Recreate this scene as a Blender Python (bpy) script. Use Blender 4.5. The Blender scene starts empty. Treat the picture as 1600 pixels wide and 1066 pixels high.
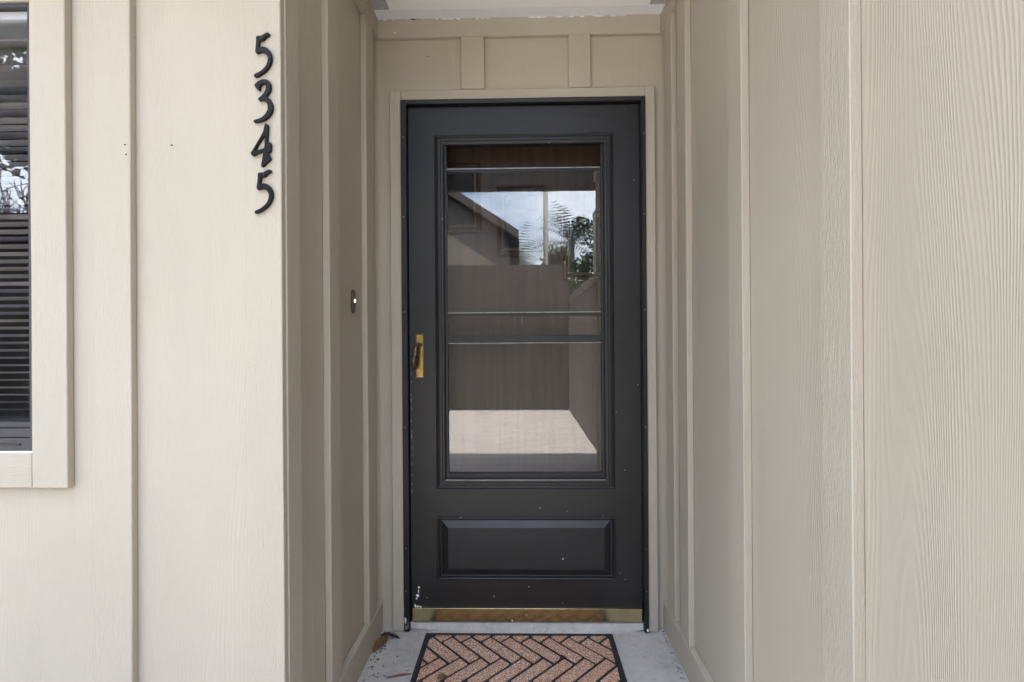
import bpy, bmesh, math, random
from mathutils import Vector, Matrix, noise as mnoise

# ------------------------------------------------------------------ camera, sky, sun, exposure
scene = bpy.context.scene
COL = scene.collection
CAM_H = 1.134
YAW = math.atan(15 / 765.0)          # to the left
ROLL = 0.007
cam_data = bpy.data.cameras.new("camera")
cam_data.sensor_width = 36.0
cam_data.lens = 36.0 * 765.0 / 1600.0
cam_data.clip_start = 0.02
cam_data.clip_end = 2000.0
cam = bpy.data.objects.new("camera", cam_data)
COL.objects.link(cam)
_f = Vector((-math.sin(YAW), math.cos(YAW), 0)); _r0 = Vector((math.cos(YAW), math.sin(YAW), 0)); _u0 = Vector((0, 0, 1))
_R = _r0 * math.cos(ROLL) - _u0 * math.sin(ROLL); _U = _u0 * math.cos(ROLL) + _r0 * math.sin(ROLL)
cam.matrix_world = Matrix(((_R.x, _U.x, -_f.x, 0.0), (_R.y, _U.y, -_f.y, -1.93), (_R.z, _U.z, -_f.z, CAM_H), (0, 0, 0, 1)))
scene.camera = cam

SUN_DIR = Vector((-0.10, 1.0, 2.85)).normalized()      # towards the sun: high, behind the house
world = bpy.data.worlds.new("World"); scene.world = world; world.use_nodes = True
wn = world.node_tree.nodes; wl = world.node_tree.links
bg = wn["Background"]
sky = wn.new("ShaderNodeTexSky"); sky.sky_type = 'NISHITA'; sky.sun_disc = False
sky.sun_elevation = math.asin(SUN_DIR.z); sky.sun_rotation = math.atan2(SUN_DIR.x, SUN_DIR.y)
sky.air_density = 1.0; sky.dust_density = 4.0; sky.ozone_density = 1.0
# broken white cloud over the whole sky
tc = wn.new("ShaderNodeTexCoord"); mp = wn.new("ShaderNodeMapping"); mp.inputs['Scale'].default_value = (1.0, 1.0, 2.2); wl.new(tc.outputs['Generated'], mp.inputs[0])
cn = wn.new("ShaderNodeTexNoise"); cn.inputs['Scale'].default_value = 2.6; cn.inputs['Detail'].default_value = 8.0; cn.inputs['Roughness'].default_value = 0.58; wl.new(mp.outputs[0], cn.inputs['Vector'])
cr = wn.new("ShaderNodeValToRGB"); cr.color_ramp.elements[0].position = 0.44; cr.color_ramp.elements[1].position = 0.62; wl.new(cn.outputs['Fac'], cr.inputs[0])
cm = wn.new("ShaderNodeMix"); cm.data_type = 'RGBA'; wl.new(cr.outputs[0], cm.inputs[0]); wl.new(sky.outputs[0], cm.inputs[6]); cm.inputs[7].default_value = (5.1, 5.6, 6.3, 1)
wl.new(cm.outputs[2], bg.inputs[0]); bg.inputs[1].default_value = 0.15
sun_data = bpy.data.lights.new("sun", 'SUN'); sun_data.energy = 3.0; sun_data.angle = math.radians(0.5); sun_data.color = (1.0, 0.95, 0.87)
sun = bpy.data.objects.new("sun", sun_data); COL.objects.link(sun)
sun.rotation_euler = (-SUN_DIR).to_track_quat('-Z', 'Y').to_euler(); sun.location = SUN_DIR * 30
scene.view_settings.view_transform = 'Standard'
scene.view_settings.look = 'None'
scene.view_settings.gamma = 1.0
scene.view_settings.exposure = 3.45
scene.render.engine = 'CYCLES'
scene.cycles.max_bounces = 7
scene.cycles.diffuse_bounces = 4
scene.cycles.transparent_max_bounces = 12
rnd = random.Random(7)

# ------------------------------------------------------------------ material helpers
class NT:
    def __init__(s, name):
        s.m = bpy.data.materials.new(name); s.m.use_nodes = True
        s.t = s.m.node_tree; s.n = s.t.nodes; s.l = s.t.links
        s.b = s.n["Principled BSDF"]; s.out = s.n["Material Output"]
    def new(s, kind, **kw):
        nd = s.n.new(kind)
        for k, v in kw.items(): setattr(nd, k, v)
        return nd
    def put(s, sock, v):
        if hasattr(v, 'is_linked') or isinstance(v, bpy.types.NodeSocket): s.l.new(v, sock)
        else: sock.default_value = v
    def math(s, op, a, b=0.0, c=0.0, clamp=False):
        nd = s.n.new("ShaderNodeMath"); nd.operation = op; nd.use_clamp = clamp
        s.put(nd.inputs[0], a); s.put(nd.inputs[1], b); s.put(nd.inputs[2], c)
        return nd.outputs[0]
    def pos(s):
        g = s.n.new("ShaderNodeNewGeometry"); sp = s.n.new("ShaderNodeSeparateXYZ"); s.l.new(g.outputs['Position'], sp.inputs[0])
        return g, sp.outputs
    def comb(s, x, y, z):
        nd = s.n.new("ShaderNodeCombineXYZ")
        for i, v in enumerate((x, y, z)): s.put(nd.inputs[i], v)
        return nd.outputs[0]
    def noise(s, vec, scale=1.0, detail=2.0, rough=0.5, dist=0.0):
        nd = s.n.new("ShaderNodeTexNoise"); s.l.new(vec, nd.inputs['Vector'])
        nd.inputs['Scale'].default_value = scale; nd.inputs['Detail'].default_value = detail
        nd.inputs['Roughness'].default_value = rough; nd.inputs['Distortion'].default_value = dist
        return nd.outputs['Fac']
    def ramp(s, fac, stops, mode='LINEAR'):
        nd = s.n.new("ShaderNodeValToRGB"); s.l.new(fac, nd.inputs[0]); nd.color_ramp.interpolation = mode
        e = nd.color_ramp.elements
        while len(e) < len(stops): e.new(0.5)
        for i, (p, c) in enumerate(stops):
            e[i].position = p; e[i].color = (*c, 1) if len(c) == 3 else c
        return nd.outputs[0]
    def mix(s, fac, a, b, typ='MIX'):
        nd = s.n.new("ShaderNodeMix"); nd.data_type = 'RGBA'; nd.blend_type = typ
        s.put(nd.inputs[0], fac)
        for i, v in ((6, a), (7, b)):
            if isinstance(v, tuple): nd.inputs[i].default_value = (*v, 1) if len(v) == 3 else v
            else: s.l.new(v, nd.inputs[i])
        return nd.outputs[2]
    def bump(s, h, strength=0.5, dist=0.001):
        nd = s.n.new("ShaderNodeBump"); s.l.new(h, nd.inputs['Height'])
        nd.inputs['Strength'].default_value = strength; nd.inputs['Distance'].default_value = dist
        s.l.new(nd.outputs[0], s.b.inputs['Normal'])
        return nd.outputs[0]
    def base(s, c):
        if isinstance(c, tuple): s.b.inputs['Base Color'].default_value = (*c, 1)
        else: s.l.new(c, s.b.inputs['Base Color'])
    def rough(s, v): s.put(s.b.inputs['Roughness'], v)

CREAM = (0.452, 0.402, 0.320)

def siding_mat(name, kind, color=CREAM, horizontal=False):
    """painted wood-grain fibre board; kind: 'panel' combed grain with cathedrals, 'board' short rough grain"""
    s = NT(name); g, p = s.pos()
    u = s.math('ADD', p[0], p[1]); v = p[2]
    if horizontal: u, v = v, u
    if kind == 'panel':
        warp = s.noise(s.comb(s.math('MULTIPLY', u, 5.5), s.math('MULTIPLY', v, 0.5), 3.1), 1.0, 1.2)
        wig = s.noise(s.comb(s.math('MULTIPLY', u, 40.0), s.math('MULTIPLY', v, 7.0), 8.0), 1.0, 2.0)
        ph = s.math('ADD', s.math('MULTIPLY', u, 1080.0), s.math('ADD', s.math('MULTIPLY', warp, 300.0), s.math('MULTIPLY', wig, 7.0)))
        w = s.math('MULTIPLY_ADD', s.math('SINE', ph), 0.5, 0.5)
        w = s.math('POWER', w, 1.6)
        amp = s.noise(s.comb(s.math('MULTIPLY', u, 9.0), s.math('MULTIPLY', v, 0.9), 0.0), 1.0, 2.0)
        amp = s.math('MULTIPLY', s.math('SUBTRACT', amp, 0.30), 2.4, clamp=True)
        fine = s.noise(s.comb(s.math('MULTIPLY', u, 420.0), s.math('MULTIPLY', v, 30.0), 1.0), 1.0, 2.0)
        h = s.math('ADD', s.math('MULTIPLY', w, amp), s.math('MULTIPLY', fine, 0.45))
        s.bump(h, 0.6, 0.0009)
    else:
        a = s.noise(s.comb(s.math('MULTIPLY', u, 330.0), s.math('MULTIPLY', v, 55.0), 2.0), 1.0, 3.0, 0.6, 0.6)
        b = s.noise(s.comb(s.math('MULTIPLY', u, 120.0), s.math('MULTIPLY', v, 9.0), 5.0), 1.0, 2.0)
        h = s.math('ADD', a, s.math('MULTIPLY', b, 0.5))
        s.bump(h, 0.8, 0.0024)
    big = s.noise(s.comb(p[0], p[1], s.math('MULTIPLY', p[2], 0.8)), 2.3, 3.0, 0.6)
    tone = s.ramp(big, [(0.25, tuple(c * 0.95 for c in color)), (0.75, tuple(c * 1.04 for c in color))])
    # thin grime caught in the grain
    grime = s.math('MULTIPLY', s.math('SUBTRACT', 0.42, h, clamp=True), 0.35, clamp=True)
    tone = s.mix(grime, tone, tuple(c * 0.6 for c in color))
    # a few pin-head specks
    vor = s.new("ShaderNodeTexVoronoi"); vor.inputs['Scale'].default_value = 9.0
    s.l.new(g.outputs['Position'], vor.inputs['Vector'])
    sel = s.new("ShaderNodeSeparateColor"); s.l.new(vor.outputs['Color'], sel.inputs[0])
    dot = s.math('MULTIPLY', s.math('LESS_THAN', vor.outputs['Distance'], 0.018), s.math('GREATER_THAN', sel.outputs[0], 0.72))
    tone = s.mix(s.math('MULTIPLY', dot, 0.55), tone, (0.12, 0.09, 0.06))
    s.base(tone); s.rough(0.62); s.b.inputs['Specular IOR Level'].default_value = 0.35
    return s.m

M = {}
M['panel'] = siding_mat("painted siding panel", 'panel')
M['board'] = siding_mat("painted rough board", 'board')
M['hboard'] = siding_mat("painted rough board laid flat", 'board', horizontal=True)

def black_paint(name, col=(0.0120, 0.0110, 0.0105), rough=0.40, flecks=True):
    s = NT(name); g, p = s.pos()
    n1 = s.noise(g.outputs['Position'], 9.0, 4.0, 0.6)
    n2 = s.noise(g.outputs['Position'], 220.0, 2.0)
    c = s.ramp(n1, [(0.3, tuple(v * 0.85 for v in col)), (0.75, tuple(v * 1.35 for v in col))])
    if flecks:
        vor = s.new("ShaderNodeTexVoronoi"); vor.inputs['Scale'].default_value = 14.0
        wob = s.new("ShaderNodeTexNoise"); wob.inputs['Scale'].default_value = 60.0
        s.l.new(g.outputs['Position'], vor.inputs['Vector'])
        sel = s.new("ShaderNodeSeparateColor"); s.l.new(vor.outputs['Color'], sel.inputs[0])
        dist = s.math('ADD', vor.outputs['Distance'], s.math('MULTIPLY', s.noise(g.outputs['Position'], 300.0, 2.0), 0.03))
        dot = s.math('MULTIPLY', s.math('LESS_THAN', dist, 0.047), s.math('GREATER_THAN', sel.outputs[1], 0.62))
        c = s.mix(s.math('MULTIPLY', dot, 0.8), c, (0.45, 0.43, 0.40))
    s.base(c)
    s.rough(s.math('ADD', s.math('MULTIPLY', n1, 0.22), rough - 0.1))
    s.bump(n2, 0.18, 0.0006)
    return s.m
M['black'] = black_paint("black satin door paint")
M['blackmetal'] = black_paint("black aluminium frame", (0.0095, 0.0090, 0.0095), 0.38)
M['blackrail'] = black_paint("black sash rail", (0.009, 0.009, 0.009), 0.45, False)
M['winframe'] = black_paint("dark bronze window frame", (0.038, 0.035, 0.038), 0.5, False)
M['iron'] = black_paint("black cast metal", (0.007, 0.007, 0.0085), 0.36, False)
M['iron'].node_tree.nodes["Principled BSDF"].inputs["Specular IOR Level"].default_value = 0.18

def simple(name, col, rough=0.5, metal=0.0, nscale=0, nvar=0.15, bump=0.0, bscale=100.0, spec=0.5):
    s = NT(name); g, p = s.pos()
    if nscale:
        n = s.noise(g.outputs['Position'], nscale, 4.0, 0.6)
        s.base(s.ramp(n, [(0.25, tuple(c * (1 - nvar) for c in col)), (0.75, tuple(min(1, c * (1 + nvar)) for c in col))]))
    else: s.base(col)
    s.rough(rough); s.b.inputs['Metallic'].default_value = metal; s.b.inputs['Specular IOR Level'].default_value = spec
    if bump: s.bump(s.noise(g.outputs['Position'], bscale, 3.0), bump, 0.001)
    return s.m
M['railedge'] = simple("worn aluminium edge", (0.34, 0.33, 0.32), 0.35, 0.7, 30, 0.3)
M['brass'] = simple("aged brass", (0.62, 0.45, 0.17), 0.2, 1.0, 26, 0.28, 0.25, 60)
M['brassplate'] = simple("polished brass sweep", (0.58, 0.49, 0.27), 0.22, 1.0, 14, 0.15)
M['bronze'] = simple("dark tarnished lever", (0.16, 0.12, 0.09), 0.42, 0.8, 60, 0.3)
M['chip'] = simple("bare white primer", (0.75, 0.74, 0.72), 0.7, 0, 200, 0.1)
M['white_panel'] = simple("white ceiling panel", (0.90, 0.90, 0.90), 0.45, 0, 6, 0.02)
M['white_board'] = simple("dull white ceiling board", (0.80, 0.80, 0.82), 0.6, 0, 12, 0.05, 0.2, 80)
M['bracket'] = simple("grey painted bracket", (0.40, 0.40, 0.41), 0.5, 0, 30, 0.08)
M['screw'] = simple("bright screw", (0.7, 0.69, 0.67), 0.3, 1.0)
M['darkscrew'] = simple("black screw", (0.03, 0.03, 0.035), 0.3, 0.5)
M['soffit'] = simple("tan stained soffit", (0.46, 0.32, 0.13), 0.6, 0, 5, 0.12)
M['roofing'] = simple("brown shingles", (0.10, 0.085, 0.075), 0.9, 0, 12, 0.3)
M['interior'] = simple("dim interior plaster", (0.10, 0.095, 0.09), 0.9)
M['slat'] = simple("grey blind slat", (0.42, 0.40, 0.42), 0.45, 0, 20, 0.06)
M['cord'] = simple("blind cord", (0.3, 0.29, 0.29), 0.9)
M['brownwood'] = None
M['rubber'] = simple("black rubber mat base", (0.018, 0.018, 0.020), 0.75, 0, 80, 0.3, 0.5, 300)
M['leaf_a'] = simple("dry tan leaf", (0.30, 0.175, 0.075), 0.7, 0, 90, 0.4, 0.4, 200)
M['leaf_b'] = simple("dry red brown leaf", (0.10, 0.038, 0.026), 0.7, 0, 90, 0.4, 0.4, 200)
M['twig'] = simple("reddish twig", (0.20, 0.085, 0.065), 0.8, 0, 120, 0.35, 0.5, 200)
M['debris'] = simple("dark plant crumbs", (0.05, 0.035, 0.028), 0.9)
M['fence'] = simple("dark brown fence boards", (0.042, 0.038, 0.035), 0.8, 0, 4, 0.35)
M['fence2'] = simple("taupe fence boards", (0.060, 0.054, 0.049), 0.8, 0, 4, 0.3)
M['farwall'] = simple("grey brown stucco", (0.19, 0.165, 0.145), 0.9, 0, 2, 0.1)
M['farroof'] = simple("dark eave", (0.07, 0.06, 0.055), 0.9, 0, 5, 0.2)
M['bark'] = simple("bark", (0.13, 0.10, 0.08), 0.9, 0, 14, 0.3)
M['palmbark'] = simple("palm trunk", (0.24, 0.20, 0.16), 0.9, 0, 14, 0.3)
M['polewood'] = simple("pale pole", (0.42, 0.40, 0.37), 0.8, 0, 6, 0.15)
M['leafgreen'] = simple("dark green foliage", (0.05, 0.085, 0.028), 0.6, 0, 3, 0.5)
M['palmgreen'] = simple("palm fronds", (0.06, 0.095, 0.035), 0.5, 0, 3, 0.4)
M['grass'] = simple("lawn", (0.07, 0.095, 0.035), 0.9, 0, 1.5, 0.4)

def wood_door():
    s = NT("dark brown stained door"); g, p = s.pos()
    n = s.noise(s.comb(s.math('MULTIPLY', p[0], 60.0), s.math('MULTIPLY', p[1], 60.0), s.math('MULTIPLY', p[2], 3.0)), 1.0, 4.0, 0.6)
    s.base(s.ramp(n, [(0.3, (0.030, 0.017, 0.010)), (0.7, (0.058, 0.032, 0.018))])); s.rough(0.45)
    return s.m
M['brownwood'] = wood_door()

def concrete(name, col, scale=1.0, speck=True):
    s = NT(name); g, p = s.pos(); P = g.outputs['Position']
    a = s.noise(P, 3.2 * scale, 6.0, 0.65); b = s.noise(P, 38.0 * scale, 4.0, 0.6); c = s.noise(P, 260.0 * scale, 2.0)
    m = s.math('ADD', s.math('MULTIPLY', a, 0.5), s.math('ADD', s.math('MULTIPLY', b, 0.3), s.math('MULTIPLY', c, 0.2)))
    colr = s.ramp(m, [(0.34, tuple(v * 0.66 for v in col)), (0.5, col), (0.66, tuple(v * 1.22 for v in col))])
    if speck:
        st = s.noise(P, 17.0, 5.0, 0.7)
        colr = s.mix(s.math('MULTIPLY', s.math('SUBTRACT', st, 0.55, clamp=True), 3.5, clamp=True), colr, tuple(v * 0.45 for v in col))
        sp = s.noise(P, 120.0, 2.0, 0.5)
        colr = s.mix(s.math('GREATER_THAN', sp, 0.72), colr, tuple(min(1, v * 1.7) for v in col))
    s.base(colr); s.rough(0.82); s.bump(s.math('ADD', b, s.math('MULTIPLY', c, 0.6)), 0.5, 0.0025)
    return s.m
M['concrete'] = concrete("grey porch concrete", (0.46, 0.43, 0.395))
M['sill'] = concrete("painted concrete sill", (0.40, 0.38, 0.36))
def paving():
    s = NT("pale courtyard paving"); g, p = s.pos()
    st = s.noise(s.comb(s.math('MULTIPLY', p[0], 2.2), s.math('MULTIPLY', s.math('ADD', p[1], s.math('MULTIPLY', p[0], 0.25)), 9.0), 0.0), 1.0, 5.0, 0.7)
    gr = s.noise(g.outputs['Position'], 30.0, 4.0, 0.7)
    m = s.math('ADD', s.math('MULTIPLY', st, 0.65), s.math('MULTIPLY', gr, 0.35))
    s.base(s.ramp(m, [(0.34, (0.25, 0.235, 0.22)), (0.50, (0.42, 0.40, 0.38)), (0.66, (0.56, 0.54, 0.52))])); s.rough(0.85)
    return s.m
M['paving'] = paving()

def carpet():
    s = NT("speckled brown mat pile"); g, p = s.pos(); P = g.outputs['Position']
    a = s.noise(P, 230.0, 4.0, 0.8); b = s.noise(P, 9.0, 3.0); c2 = s.noise(P, 900.0, 1.0)
    col = s.ramp(a, [(0.37, (0.05, 0.022, 0.014)), (0.45, (0.42, 0.21, 0.13)), (0.54, (0.68, 0.42, 0.29)), (0.62, (0.98, 0.86, 0.74))])
    col = s.mix(s.math('MULTIPLY', s.math('SUBTRACT', b, 0.45, clamp=True), 1.2, clamp=True), col, (0.60, 0.30, 0.16))
    s.base(col); s.rough(1.0); s.b.inputs['Specular IOR Level'].default_value = 0.1
    s.bump(s.math('ADD', a, c2), 0.7, 0.0025)
    return s.m
M['carpet'] = carpet()

def glass(name, f0=0.05, tint=0.93, wave=0.0):
    s = NT(name); s.n.remove(s.b)
    lw = s.new("ShaderNodeLayerWeight"); lw.inputs['Blend'].default_value = 0.5
    fr = s.math('MULTIPLY_ADD', s.math('POWER', lw.outputs['Facing'], 5.0), 0.9, f0, clamp=True)
    tr = s.new("ShaderNodeBsdfTransparent"); tr.inputs[0].default_value = (tint, tint, tint, 1)
    gl = s.new("ShaderNodeBsdfGlossy"); gl.inputs['Roughness'].default_value = 0.0; gl.inputs[0].default_value = (1, 1, 1, 1)
    if wave:
        g, p = s.pos(); bp = s.new("ShaderNodeBump"); s.l.new(s.noise(g.outputs['Position'], 9.0, 1.0), bp.inputs['Height'])
        bp.inputs['Strength'].default_value = wave; bp.inputs['Distance'].default_value = 0.001; s.l.new(bp.outputs[0], gl.inputs['Normal'])
    mx = s.new("ShaderNodeMixShader"); s.l.new(fr, mx.inputs[0]); s.l.new(tr.outputs[0], mx.inputs[1]); s.l.new(gl.outputs[0], mx.inputs[2])
    s.l.new(mx.outputs[0], s.out.inputs[0])
    return s.m
M['glass'] = glass("storm door glass", 0.050, 0.90, 0.04)
M['winglass'] = glass("window glass", 0.05, 0.92)
def lit_button():
    s = NT("lit bell button"); s.base((0.9, 0.8, 0.6)); s.b.inputs['Emission Color'].default_value = (1, 0.85, 0.6, 1); s.b.inputs['Emission Strength'].default_value = 0.25
    return s.m
M['button'] = lit_button()

# ------------------------------------------------------------------ object helpers
def link(name, mesh, parent=None, mat=None):
    o = bpy.data.objects.new(name, mesh); COL.objects.link(o)
    if mat is not None and not mesh.materials: mesh.materials.append(M[mat] if isinstance(mat, str) else mat)
    if parent is not None: o.parent = parent
    return o
def empty(name, loc=(0, 0, 0), parent=None):
    o = bpy.data.objects.new(name, None); COL.objects.link(o); o.location = loc
    if parent is not None: o.parent = parent
    o.empty_display_size = 0.1
    return o
def tag(o, label=None, cat=None, group=None, kind=None):
    if label: o["label"] = label
    if cat: o["category"] = cat
    if group: o["group"] = group
    if kind: o["kind"] = kind
    return o
def finish(bm, name, smooth=False):
    bmesh.ops.recalc_face_normals(bm, faces=bm.faces[:])
    me = bpy.data.meshes.new(name); bm.to_mesh(me); bm.free()
    if smooth:
        for p in me.polygons: p.use_smooth = True
    return me
def add_box(bm, x0, x1, y0, y1, z0, z1, bevel=0.0):
    vs = [bm.verts.new(c) for c in ((x0, y0, z0), (x1, y0, z0), (x1, y1, z0), (x0, y1, z0), (x0, y0, z1), (x1, y0, z1), (x1, y1, z1), (x0, y1, z1))]
    fs = [bm.faces.new([vs[i] for i in f]) for f in ((3, 2, 1, 0), (4, 5, 6, 7), (0, 1, 5, 4), (1, 2, 6, 5), (2, 3, 7, 6), (3, 0, 4, 7))]
    if bevel:
        es = set(e for f in fs for e in f.edges)
        bmesh.ops.bevel(bm, geom=list(es), offset=bevel, segments=1, affect='EDGES')
def box(name, x0, x1, y0, y1, z0, z1, mat, parent=None, bevel=0.0):
    bm = bmesh.new(); add_box(bm, x0, x1, y0, y1, z0, z1, bevel)
    return link(name, finish(bm, name), parent, mat)
def boxes(name, lst, mat, parent=None, bevel=0.0):
    bm = bmesh.new()
    for b in lst: add_box(bm, *b, bevel)
    return link(name, finish(bm, name), parent, mat)
def rect_sweep(bm, x0, x1, z0, z1, prof, fill=False, cap_sides=True):
    """mitred moulding round a rectangle in the xz plane; prof = [(inset, y), ...] from outside to inside"""
    loops = []
    for d, y in prof:
        loops.append([bm.verts.new(c) for c in ((x0 + d, y, z0 + d), (x1 - d, y, z0 + d), (x1 - d, y, z1 - d), (x0 + d, y, z1 - d))])
    for a, b in zip(loops, loops[1:]):
        for i in range(4): bm.faces.new((a[i], a[(i + 1) % 4], b[(i + 1) % 4], b[i]))
    if fill: bm.faces.new(loops[-1])
def rough_board(name, x0, x1, y0, y1, z0, z1, mat, parent, seed, bevel=0.0016, wob=0.0011, tilt=0.0, axis=2):
    """a bevelled board cut into lengths whose edges wander a little"""
    bm = bmesh.new(); add_box(bm, x0, x1, y0, y1, z0, z1)
    lo, hi = ((x0, x1), (y0, y1), (z0, z1))[axis]
    n = max(2, int((hi - lo) / 0.22)); nrm = Vector((0, 0, 0)); nrm[axis] = 1
    for k in range(1, n):
        co = Vector((0, 0, 0)); co[axis] = lo + (hi - lo) * k / n
        bmesh.ops.bisect_plane(bm, geom=bm.verts[:] + bm.edges[:] + bm.faces[:], plane_co=co, plane_no=nrm)
    sharp = [e for e in bm.edges if len(e.link_faces) == 2 and e.calc_face_angle(0) > 0.5]
    bmesh.ops.bevel(bm, geom=sharp, offset=bevel, segments=1, affect='EDGES')
    mid = Vector(((x0 + x1) / 2, (y0 + y1) / 2, (z0 + z1) / 2))
    for v in bm.verts:
        t = v.co[axis]
        for ax in range(3):
            if ax != axis:
                side = 1 if v.co[ax] > mid[ax] else -1
                v.co[ax] += wob * mnoise.noise(Vector((t * 2.3, seed * 7.3 + ax * 3.1 + side * 1.7, 0.5))) + (tilt * (t - mid[axis]) if ax != 1 else 0)
    return link(name, finish(bm, name), parent, mat)

# ------------------------------------------------------------------ ground and floors
g = box("ground", -400, 400, -400, 400, -0.6, -0.16, 'grass'); tag(g, kind="structure")
g = box("courtyard_paving", -8.0, 0.9, -7.2, -0.4, -0.4, -0.1, 'paving'); tag(g, kind="structure")
g = box("porch_floor", -2.4, 0.62, -2.2, 0.25, -0.35, 0.0, 'concrete', bevel=0.004); tag(g, kind="structure")

# ------------------------------------------------------------------ the house
house = empty("house")
tag(house, "cream board and batten house with a recessed front entry and black door", "house")
T = 0.021
FY = -0.775            # facade sheet
LX, RX = -0.578, 0.570  # alcove side walls
CEIL = 2.40
# facade left of the entry, with the window hole
WX0, WX1, WZ0, WZ1 = -2.10, -1.161, 0.880, 1.948
fw = boxes("front_wall", [(-6.5, WX0, FY, -0.60, -0.1, 2.62), (WX0, WX1, FY, -0.60, -0.1, WZ0), (WX0, WX1, FY, -0.60, WZ1, 2.62),
                          (WX1, LX - 0.003, FY, -0.60, -0.1, 2.62)], 'panel', house)
tag(fw, "brightly lit cream facade wall with battens beside the window")
rough_board("batten", -1.0065, -0.920, FY - 0.019, FY - 0.0005, -0.08, 2.6, 'board', fw, 1, tilt=0.0025)
for i, x in enumerate((-2.50, -2.91, -3.32, -3.73, -4.14, -4.55)):
    rough_board("batten", x, x + 0.086, FY - 0.019, FY - 0.0005, -0.08, 2.6, 'board', fw, 20 + i)
rough_board("corner_board", -0.645, LX + 0.018, FY - 0.019, FY - 0.0005, -0.08, 2.6, 'board', fw, 3)
# nail heads
def disc_mesh(name, r, h, n=10):
    bm = bmesh.new(); bmesh.ops.create_cone(bm, cap_ends=True, segments=n, radius1=r, radius2=r * 0.75, depth=h)
    bmesh.ops.rotate(bm, verts=bm.verts[:], cent=(0, 0, 0), matrix=Matrix.Rotation(math.radians(90), 3, 'X'))
    return finish(bm, name)
nail = disc_mesh("nail_head", 0.0021, 0.002)
for x, y, z in ((-0.833, FY - 0.001, 1.608), (-0.931, FY - 0.0195, 1.603), (-0.9285, FY - 0.0195, 1.580)):
    o = link("nail_head", nail, fw, 'debris'); o.location = (x, y, z)

# left alcove wall
lw = box("side_wall", LX - 0.12, LX, -0.5995, -0.0005, -0.1, 2.62, 'panel', house)
tag(lw, "shaded side wall of the entry that carries the doorbell")
rough_board("corner_board", LX - 0.0026, LX + T, FY, -0.704, 0.0, 2.6, 'board', lw, 4)
box("siding_return", LX - 0.0026, LX, -0.7035, -0.6, 0.0, 2.6, 'panel', lw)
BB = 0.112
for i, (a, b) in enumerate(((-0.516, -0.434), (-0.168, -0.086))):
    rough_board("batten", LX + 0.0004, LX + T, a, b, BB + 0.001, 2.322, 'board', lw, 5 + i)
rough_board("baseboard", LX + 0.0004, LX + T + 0.002, -0.702, -0.001, 0.003, BB, 'hboard', lw, 8, axis=1)
rough_board("frieze_board", LX + 0.0004, LX + T + 0.001, -0.702, -0.001, 2.324, CEIL - 0.002, 'hboard', lw, 9, axis=1)
# right wall, which runs on past the facade
rw = box("side_wall", RX, RX + 0.13, -1.75, 0.0, -0.1, 2.62, 'panel', house)
tag(rw, "long pale grained wall with battens running out past the entry")
for i, (a, b) in enumerate(((-0.143, -0.060), (-0.2925, -0.206), (-0.7035, -0.6215), (-1.1038, -1.0205), (-1.513, -1.430))):
    rough_board("batten", RX - T, RX - 0.0004, a, b, BB + 0.001, 2.322 if i else 2.33, 'board', rw, 10 + i)
rough_board("baseboard", RX - T - 0.002, RX - 0.0004, -1.75, -0.001, 0.003, BB, 'hboard', rw, 17, axis=1)
rough_board("frieze_board", RX - T - 0.001, RX - 0.0004, -1.75, -0.001, 2.324, CEIL - 0.002, 'hboard', rw, 18, axis=1)
corner = box("corner_board", RX - 0.004, RX + 0.134, -1.775, -1.7505, -0.1, 2.6, 'board', rw, 0.002)

# back wall with the doorway
DX0, DX1, DZ1 = -0.468, 0.486, 2.078
ew = boxes("entry_wall", [(LX - 0.1, DX0, 0, 0.14, -0.1, 2.62), (DX1, RX + 0.1, 0, 0.14, -0.1, 2.62), (DX0, DX1, 0, 0.14, DZ1, 2.62)], 'panel', house)
tag(ew, "narrow tan panelled wall around the front door")
rough_board("frieze_board", LX + T + 0.001, RX - T - 0.001, -0.0195, -0.0004, 2.326, CEIL - 0.001, 'hboard', ew, 30, axis=0)
rough_board("batten", -0.2295, -0.1385, -0.019, -0.0004, 2.121, 2.3255, 'board', ew, 31)
rough_board("batten", 0.190, 0.2755, -0.019, -0.0004, 2.121, 2.3255, 'board', ew, 32)
rough_board("casing", -0.511, -0.466, -0.026, -0.0004, 0.003, 2.1165, 'board', ew, 33, bevel=0.003)
rough_board("casing", 0.484, 0.5225, -0.026, -0.0004, 0.003, 2.1165, 'board', ew, 34, bevel=0.003)
rough_board("casing", -0.4655, 0.4835, -0.0255, -0.0004, 2.077, 2.1165, 'hboard', ew, 35, bevel=0.003, axis=0)
o = link("nail_head", nail, ew, 'debris'); o.location = (-0.364, -0.001, 2.262)
for x, z in ((0.506, 0.40), (0.511, 1.02), (-0.49, 0.62), (0.503, 1.7)):
    o = link("nail_head", nail, ew, 'debris'); o.location = (x, -0.0262, z); o.scale = (0.7, 1, 0.7)

# ceiling of the entry and porch, roof above
pc = boxes("porch_ceiling", [(-6.5, RX + 0.14, -1.30, FY + 0.0, 2.60, 2.64)], 'soffit', house)
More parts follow.
